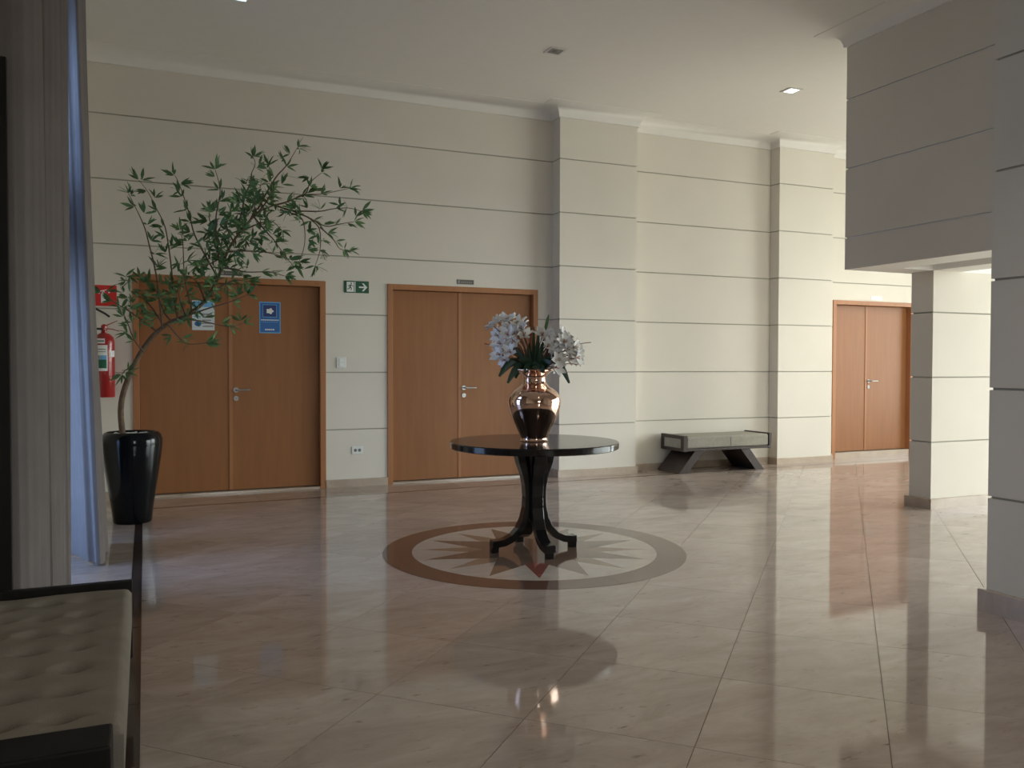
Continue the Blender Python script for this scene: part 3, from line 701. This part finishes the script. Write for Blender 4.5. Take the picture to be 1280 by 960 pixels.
curtain('curtain', 'taupe curtain with pale lit inner fold next to the black planter',
        [(-.66, 6.50), (-.55, 6.32), (-.50, 6.20), (-.46, 6.09), (-.44, 6.08), (-.42, 6.06), (-.405, 6.01), (-.38, 6.00), (-.365, 6.08), (-.40, 6.16), (-.42, 6.24), (-.385, 6.33), (-.36, 6.38), (-.38, 6.46), (-.43, 6.52), (-.40, 6.62), (-.37, 6.68)], .012, ZC-.03, flare=.115, wid=.008)

# ---- dark panel at the left edge
pn = thing('tall_panel', 'tall black wooden panel at the left edge of the photo, behind the tufted bench', 'panel', (-.63, 3.605, 0))
for a, b in ((-.80, -.745), (-.51, -.455)): part('stile', MB().box(a, 3.585, .001, b, 3.615, 2.42), 'blackwood', pn, bevel=.004)
for a, b in ((.001, .10), (2.33, 2.42)): part('rail', MB().box(-.745, 3.585, a, -.51, 3.615, b), 'blackwood', pn)
part('inset', MB().box(-.746, 3.594, .10, -.509, 3.606, 2.331), 'black', pn)

# ---- tufted bench in the foreground
be = thing('tufted_bench', 'low bench with tufted grey-beige cushion between black end rails, front left', 'bench', (-.43, 2.86, 0))
x0, x1, y0, y1 = -.79, -.052, 2.19, 3.545; ZS = .44
tu = [(-.193-.13*i, 2.30+.187*j) for i in range(5) for j in range(6)] + [(-.193-.13*i, 3.42) for i in range(5)]
nx, ny = 60, 110; vs = []; fs = []
def top(x, y):
    z = ZS
    for a, b in tu:
        d2 = (x-a)**2+(y-b)**2
        if d2 < .02: z -= .034*math.exp(-d2/.0009)
        z -= .014*math.exp(-((y-b+.15*(x-a))/.012)**2)*math.exp(-((x-a)/.06)**2)
    e = min(x-x0, x1-x, y-y0, y1-y); z -= .022*max(0, 1-e/.022)**2
    return z+.0025*sin(46*y+3*sin(7*x))
for j in range(ny+1):
    for i in range(nx+1):
        x = x0+(x1-x0)*i/nx; y = y0+(y1-y0)*j/ny; vs.append((x, y, top(x, y)))
for j in range(ny):
    for i in range(nx): a = j*(nx+1)+i; fs.append((a, a+1, a+nx+2, a+nx+1))
N0 = len(vs); rim = [i for i in range(nx+1)]+[j*(nx+1)+nx for j in range(1, ny+1)]+[ny*(nx+1)+i for i in range(nx-1, -1, -1)]+[j*(nx+1) for j in range(ny-1, 0, -1)]
for k in rim: vs.append((vs[k][0], vs[k][1], .30))
for q in range(len(rim)): r2 = (q+1) % len(rim); fs.append((rim[q], N0+q, N0+r2, rim[r2]))
fs.append(tuple(range(N0, N0+len(rim))))
cu = part('cushion', MB().add(vs, fs), 'linen', be, smooth=60)
for a, b in tu: part('button', MB().sphere((a, b, ZS-.031), .009, 8, 4, (1, 1, .5)), 'linen', cu, smooth=60)
part('end_rail', MB().box(-.83, 3.548, .16, -.050, 3.585, .462), 'blackwood', be, bevel=.004)
part('end_rail', MB().box(-.83, 2.05, .16, -.075, 2.188, .452), 'blackwood', be, bevel=.006)
part('seat_frame', MB().box(-.78, 2.188, .22, -.068, 3.548, .30), 'black', be)
for x, y in ((-.11, 2.10), (-.78, 2.10), (-.11, 3.54), (-.78, 3.54)): part('leg', MB().box(x-.022, y-.022, .001, x+.022, y+.022, .225 if y > 3 else .18), 'black', be)

# ---- far bench
bb = thing('upholstered_bench', 'grey upholstered bench with dark wood ends and splayed slab legs between the pilasters', 'bench', (6.52, 8.6, 0))
bx0, bx1, by0, by1, bz0, bz1 = 5.86, 7.17, 8.345, 8.82, .265, .44
part('cushion', MB().box(bx0+.05, by0+.006, bz0+.03, bx1-.035, by1-.006, bz1), 'tweed', bb, bevel=.02)
part('bottom_rail', MB().box(bx0+.001, by0+.0, bz0, bx1-.001, by1, bz0+.029), 'wenge', bb, bevel=.003)
for xa, xb in ((bx0, bx0+.05), (bx1-.034, bx1)):
    o = part('end_frame', MB().box(xa, by0-.003, bz0-.003, xb, by0+.06, bz1+.012).box(xa, by1-.06, bz0-.003, xb, by1+.003, bz1+.012).box(xa, by0+.06, bz1-.03, xb, by1-.06, bz1+.012).box(xa, by0+.06, bz0-.003, xb, by1-.06, bz0+.035), 'wenge', bb)
    part('end_pad', MB().box(xa+.006, by0+.059, bz0+.034, xb-.006, by1-.059, bz1-.029), 'tweed', o)
part('seat_seam', MB().box((bx0+bx1)/2+.04, by0+.003, bz0+.035, (bx0+bx1)/2+.046, by0+.008, bz1-.02), 'greyprint', bb)
for xt, xb, w_ in ((6.0, 5.86, .19), (6.64, 6.86, .22)):
    part('leg', MB().prismY([(xb, .001), (xb+w_*.9, .001), (xt+w_, bz0-.001), (xt, bz0-.001)] if False else
         ([(5.80, .001), (5.93, .001), (6.17, bz0-.001), (6.03, bz0-.001)] if xt < 6.3 else [(6.94, .001), (7.07, .001), (6.85, bz0-.001), (6.71, bz0-.001)]), by0+.01, by1-.01), 'wenge', bb, bevel=.003)

# ---- wall things
YW = WY
def plate(x0, z0, x1, z1, y0, y1): return MB().box(x0, y0, z0, x1, y1, z1)
# extinguisher
ex = thing('fire_extinguisher', 'red fire extinguisher hanging on the back wall beside the curtain', 'fire extinguisher', (-.345, YW-.11, .99))
EC = (-.345, YW-.105)
part('cylinder', MB().lathe([(.001, .985), (.084, .985), (.09, .993), (.09, 1.50), (.08, 1.545), (.05, 1.575), (.026, 1.585), (.024, 1.61), (.001, 1.61)], EC, 32), 'redpaint', ex, smooth=40)
part('valve', MB().lathe([(.022, 1.605), (.026, 1.61), (.026, 1.65), (.014, 1.665), (.001, 1.667)], EC, 16), 'redpaint', ex, smooth=True)
part('lever', MB().tube([(EC[0], EC[1]-.01, 1.645), (EC[0]+.05, EC[1]-.02, 1.668), (EC[0]+.115, EC[1]-.02, 1.70)], [.012, .009, .006], 6, .5), 'redpaint', ex)
part('carry_handle', MB().tube([(EC[0], EC[1]-.01, 1.625), (EC[0]+.07, EC[1]-.02, 1.62), (EC[0]+.13, EC[1]-.02, 1.60)], [.012, .009, .006], 6, .5), 'redpaint', ex)
part('nozzle_outlet', MB().tube([(EC[0], EC[1]-.01, 1.62), (EC[0]-.06, EC[1]-.03, 1.622), (EC[0]-.11, EC[1]-.03, 1.622)], [.012, .010, .009], 8), 'rubber', ex, smooth=True)
part('hose', MB().tube([(EC[0]-.11, EC[1]-.03, 1.622), (EC[0]-.15, EC[1]-.03, 1.55), (EC[0]-.13, EC[1]-.05, 1.3), (EC[0]-.115, EC[1]-.05, 1.1)], .009, 8), 'rubber', ex, smooth=True)
def wrap(z0, z1, a0, a1, r, n=10):
    mb = MB(); vs = []
    for k in range(n+1):
        a = radians(a0+(a1-a0)*k/n)
        for rr in (r, r+.001): vs += [(EC[0]+rr*cos(a), EC[1]+rr*sin(a), z0), (EC[0]+rr*cos(a), EC[1]+rr*sin(a), z1)]
    fs = []
    for k in range(n):
        i = 4*k; fs += [(i+2, i+6, i+7, i+3), (i, i+1, i+5, i+4), (i+1, i+3, i+7, i+5), (i, i+4, i+6, i+2)]
    fs += [(0, 2, 3, 1), (4*n, 4*n+1, 4*n+3, 4*n+2)]
    return mb.add(vs, fs)
lb = part('label', wrap(1.23, 1.47, -165, -70, .0903), 'white', ex, label='white paper label with green panel')
part('label_panel', wrap(1.255, 1.335, -160, -76, .0916), 'greenlabel', lb)
part('label_panel', wrap(1.335, 1.375, -160, -112, .0916), 'greyprint', lb); part('label_panel', wrap(1.335, 1.375, -110, -76, .0916), 'lblue', lb)
part('label_text', wrap(1.425, 1.435, -155, -80, .0916), 'greyprint', lb); part('label_text', wrap(1.405, 1.412, -155, -80, .0916), 'greyprint', lb)
l2 = part('label', wrap(1.485, 1.53, -140, -84, .0905), 'white', ex, label='small black-edged label'); part('label_text', wrap(1.497, 1.517, -136, -88, .0916), 'greyprint', l2)
part('inspection_tag', wrap(1.36, 1.42, -55, -15, .0905), 'white', ex)
part('wall_bracket', MB().box(EC[0]-.03, EC[1]+.088, 1.40, EC[0]+.03, YW, 1.46), 'steel', ex)
# second hose / cable hooked under the sign
tag(part('hose', MB().tube([(-.56, YW-.02, 1.80), (-.50, YW-.03, 1.83), (-.42, YW-.03, 1.815), (-.34, YW-.03, 1.77), (-.30, YW-.02, 1.74)], .010, 8), 'rubber', None, smooth=True, origin=(-.45, YW-.02, 1.8)), 'black curved hose on the wall just under the red sign', 'hose')
# red sign
sg = thing('extinguisher_sign', 'square red sign with white extinguisher pictogram above the extinguisher', 'sign', (-.34, YW-.002, 1.84))
part('sign_plate', plate(-.447, 1.842, -.238, 2.038, YW-.004, YW-.0005), 'redsign', sg)
mb = MB().prismY([(-.372, 1.872), (-.328, 1.872), (-.328, 1.955), (-.338, 1.97), (-.344, 1.975), (-.344, 1.985), (-.318, 1.995), (-.320, 2.001), (-.350, 1.992), (-.378, 1.985), (-.392, 1.955), (-.386, 1.953), (-.374, 1.978), (-.356, 1.978), (-.362, 1.97), (-.372, 1.955)], YW-.0055, YW-.004)
part('pictogram', mb, 'white', sg)
part('pictogram', MB().box(-.31, YW-.0055, 1.965, -.296, YW-.004, 1.99), 'white', sg)
# exit sign
eg = thing('exit_sign', 'green exit sign with running figure and arrow between the first two doors', 'sign', (2.06, YW-.002, 2.05))
part('sign_plate', plate(1.925, 2.050, 2.192, 2.176, YW-.004, YW-.0005), 'green', eg)
X, Z = 1.955, 2.06
fig = part('door_pictogram', MB().box(X, YW-.0055, Z, X+.075, YW-.004, Z+.105), 'white', eg)
mb = MB()
def limb(a, b, w_, m_=mb):
    a = Vector(a); b = Vector(b); d = (b-a).normalized(); nn = Vector((-d.y, d.x))*w_/2
    m_.prismY([(a+nn)[:], (b+nn)[:], (b-nn)[:], (a-nn)[:]], YW-.0068, YW-.0055)
limb((X+.043, Z+.075), (X+.034, Z+.048), .013); limb((X+.042, Z+.073), (X+.06, Z+.066), .006); limb((X+.06, Z+.066), (X+.068, Z+.055), .006)
limb((X+.04, Z+.073), (X+.022, Z+.068), .006); limb((X+.022, Z+.068), (X+.014, Z+.056), .006); limb((X+.034, Z+.05), (X+.05, Z+.04), .009); limb((X+.05, Z+.04), (X+.046, Z+.018), .008)
limb((X+.033, Z+.05), (X+.024, Z+.032), .009); limb((X+.024, Z+.032), (X+.006, Z+.028), .008)
n = 12; mb.prismY([(X+.048+.0075*cos(2*pi*k/n), Z+.088+.0075*sin(2*pi*k/n)) for k in range(n)], YW-.0068, YW-.0055)
part('running_figure', mb, 'green', fig)
part('door_post_mark', MB().box(X+.083, YW-.0055, Z-.003, X+.092, YW-.004, Z+.108), 'white', eg)
mb = MB(); ax, az_ = 2.085, 2.112
mb.prismY([(ax, az_-.008), (ax+.058, az_-.008), (ax+.032, az_-.042), (ax+.05, az_-.042), (ax+.09, az_), (ax+.05, az_+.042), (ax+.032, az_+.042), (ax+.058, az_+.008), (ax, az_+.008)], YW-.0055, YW-.004)
part('arrow', mb, 'white', eg)
# door plaques
def plaque(x0_, z0_, x1_, z1_, m, tx, label):
    o = thing('door_plaque', label, 'plaque', ((x0_+x1_)/2, YW-.002, z0_))
    part('plaque_plate', plate(x0_, z0_, x1_, z1_, YW-.005, YW-.0005), m, o, bevel=.001)
    part('plaque_symbol', plate(x0_+.008, z0_+.008, x0_+.034, z1_-.008, YW-.006, YW-.005), tx, o)
    for k in range(6): part('plaque_mark', plate(x0_+.05+k*.022, z0_+.016, x0_+.064+k*.022, z0_+.027, YW-.006, YW-.005), tx, o)
plaque(.695, 2.178, .905, 2.222, 'plaque', 'greyprint', 'small dark plaque over the left doors, half hidden by leaves')
plaque(3.185, 2.190, 3.385, 2.240, 'plaque', 'greyprint', 'small dark bronze plaque over the middle doors')
plaque(9.34, 2.215, 9.54, 2.262, 'silver', 'white', 'small pale plaque over the far right doors')
# switch and socket
sw = thing('light_switch', 'white double light switch plate on the wall between the first two doors', 'switch', (1.893, YW-.002, 1.25))
part('switch_plate', plate(1.845, 1.258, 1.945, 1.372, YW-.009, YW-.0005), 'offwhite', sw, bevel=.003)
for k in range(2): part('rocker', plate(1.872, 1.322-k*.046, 1.918, 1.352-k*.046, YW-.013, YW-.009), 'white', sw, bevel=.002)
so = thing('wall_socket', 'white double power socket low on the wall between the first two doors', 'socket', (2.07, YW-.002, .335))
part('socket_plate', plate(2.005, .342, 2.125, .425, YW-.009, YW-.0005), 'offwhite', so, bevel=.003)
for k in range(2):
    n = 14; c = 2.042+k*.044
    part('socket_face', MB().prismY([(c+.017*cos(2*pi*q/n), .385+.017*sin(2*pi*q/n)) for q in range(n)], YW-.0105, YW-.009), 'outlet_dark', so)
# posters on the left doors
YD = WY+.06
p1 = thing('door_poster', 'white poster with blue print taped to the left leaf of the left doors', 'poster', (.535, YD-.001, 1.62))
part('sheet', plate(.433, 1.632, .643, 1.925, YD-.002, YD-.0003), 'paper', p1)
part('print_band', plate(.441, 1.862, .635, 1.917, YD-.003, YD-.002), 'lblue', p1)
n = 20; c = (.487, 1.695)
part('print_disc', MB().prismY([(c[0]+.032*cos(2*pi*q/n), c[1]+.026*sin(2*pi*q/n)) for q in range(n)], YD-.003, YD-.002), 'blue', p1)
for k in range(5): part('print_line', plate(.53, 1.665+k*.03, .63-.01*(k % 3), 1.677+k*.03, YD-.003, YD-.002), 'greyprint', p1)
for k in range(3): part('print_line', plate(.45, 1.76+k*.03, .515, 1.772+k*.03, YD-.003, YD-.002), 'lblue', p1)
p2 = thing('door_poster', 'blue poster with white emblem on the right leaf of the left doors', 'poster', (1.165, YD-.001, 1.62))
part('sheet', plate(1.073, 1.612, 1.285, 1.932, YD-.002, YD-.0003), 'lblue', p2)
part('print_field', plate(1.083, 1.622, 1.275, 1.922, YD-.0028, YD-.002), 'blue', p2)
part('print_frame', plate(1.107, 1.775, 1.246, 1.905, YD-.0034, YD-.0028), 'lblue', p2)
part('print_square', plate(1.112, 1.780, 1.241, 1.900, YD-.004, YD-.0034), 'navy', p2)
part('emblem', MB().prismY([(1.178+(.034+.005*cos(5*2*pi*q/40))*cos(2*pi*q/40), 1.838+(.027+.005*cos(5*2*pi*q/40))*sin(2*pi*q/40)) for q in range(40)], YD-.0046, YD-.004), 'white', p2)
for k in range(9): part('print_mark', plate(1.09+k*.020, 1.742, 1.106+k*.020, 1.752, YD-.0034, YD-.0028), 'white', p2)
for k in range(10): part('print_mark', plate(1.094+k*.017, 1.724, 1.107+k*.017, 1.729, YD-.0034, YD-.0028), 'lblue', p2)
for k in range(5): part('print_mark', plate(1.13+k*.019, 1.642, 1.145+k*.019, 1.656, YD-.0034, YD-.0028), 'white', p2)
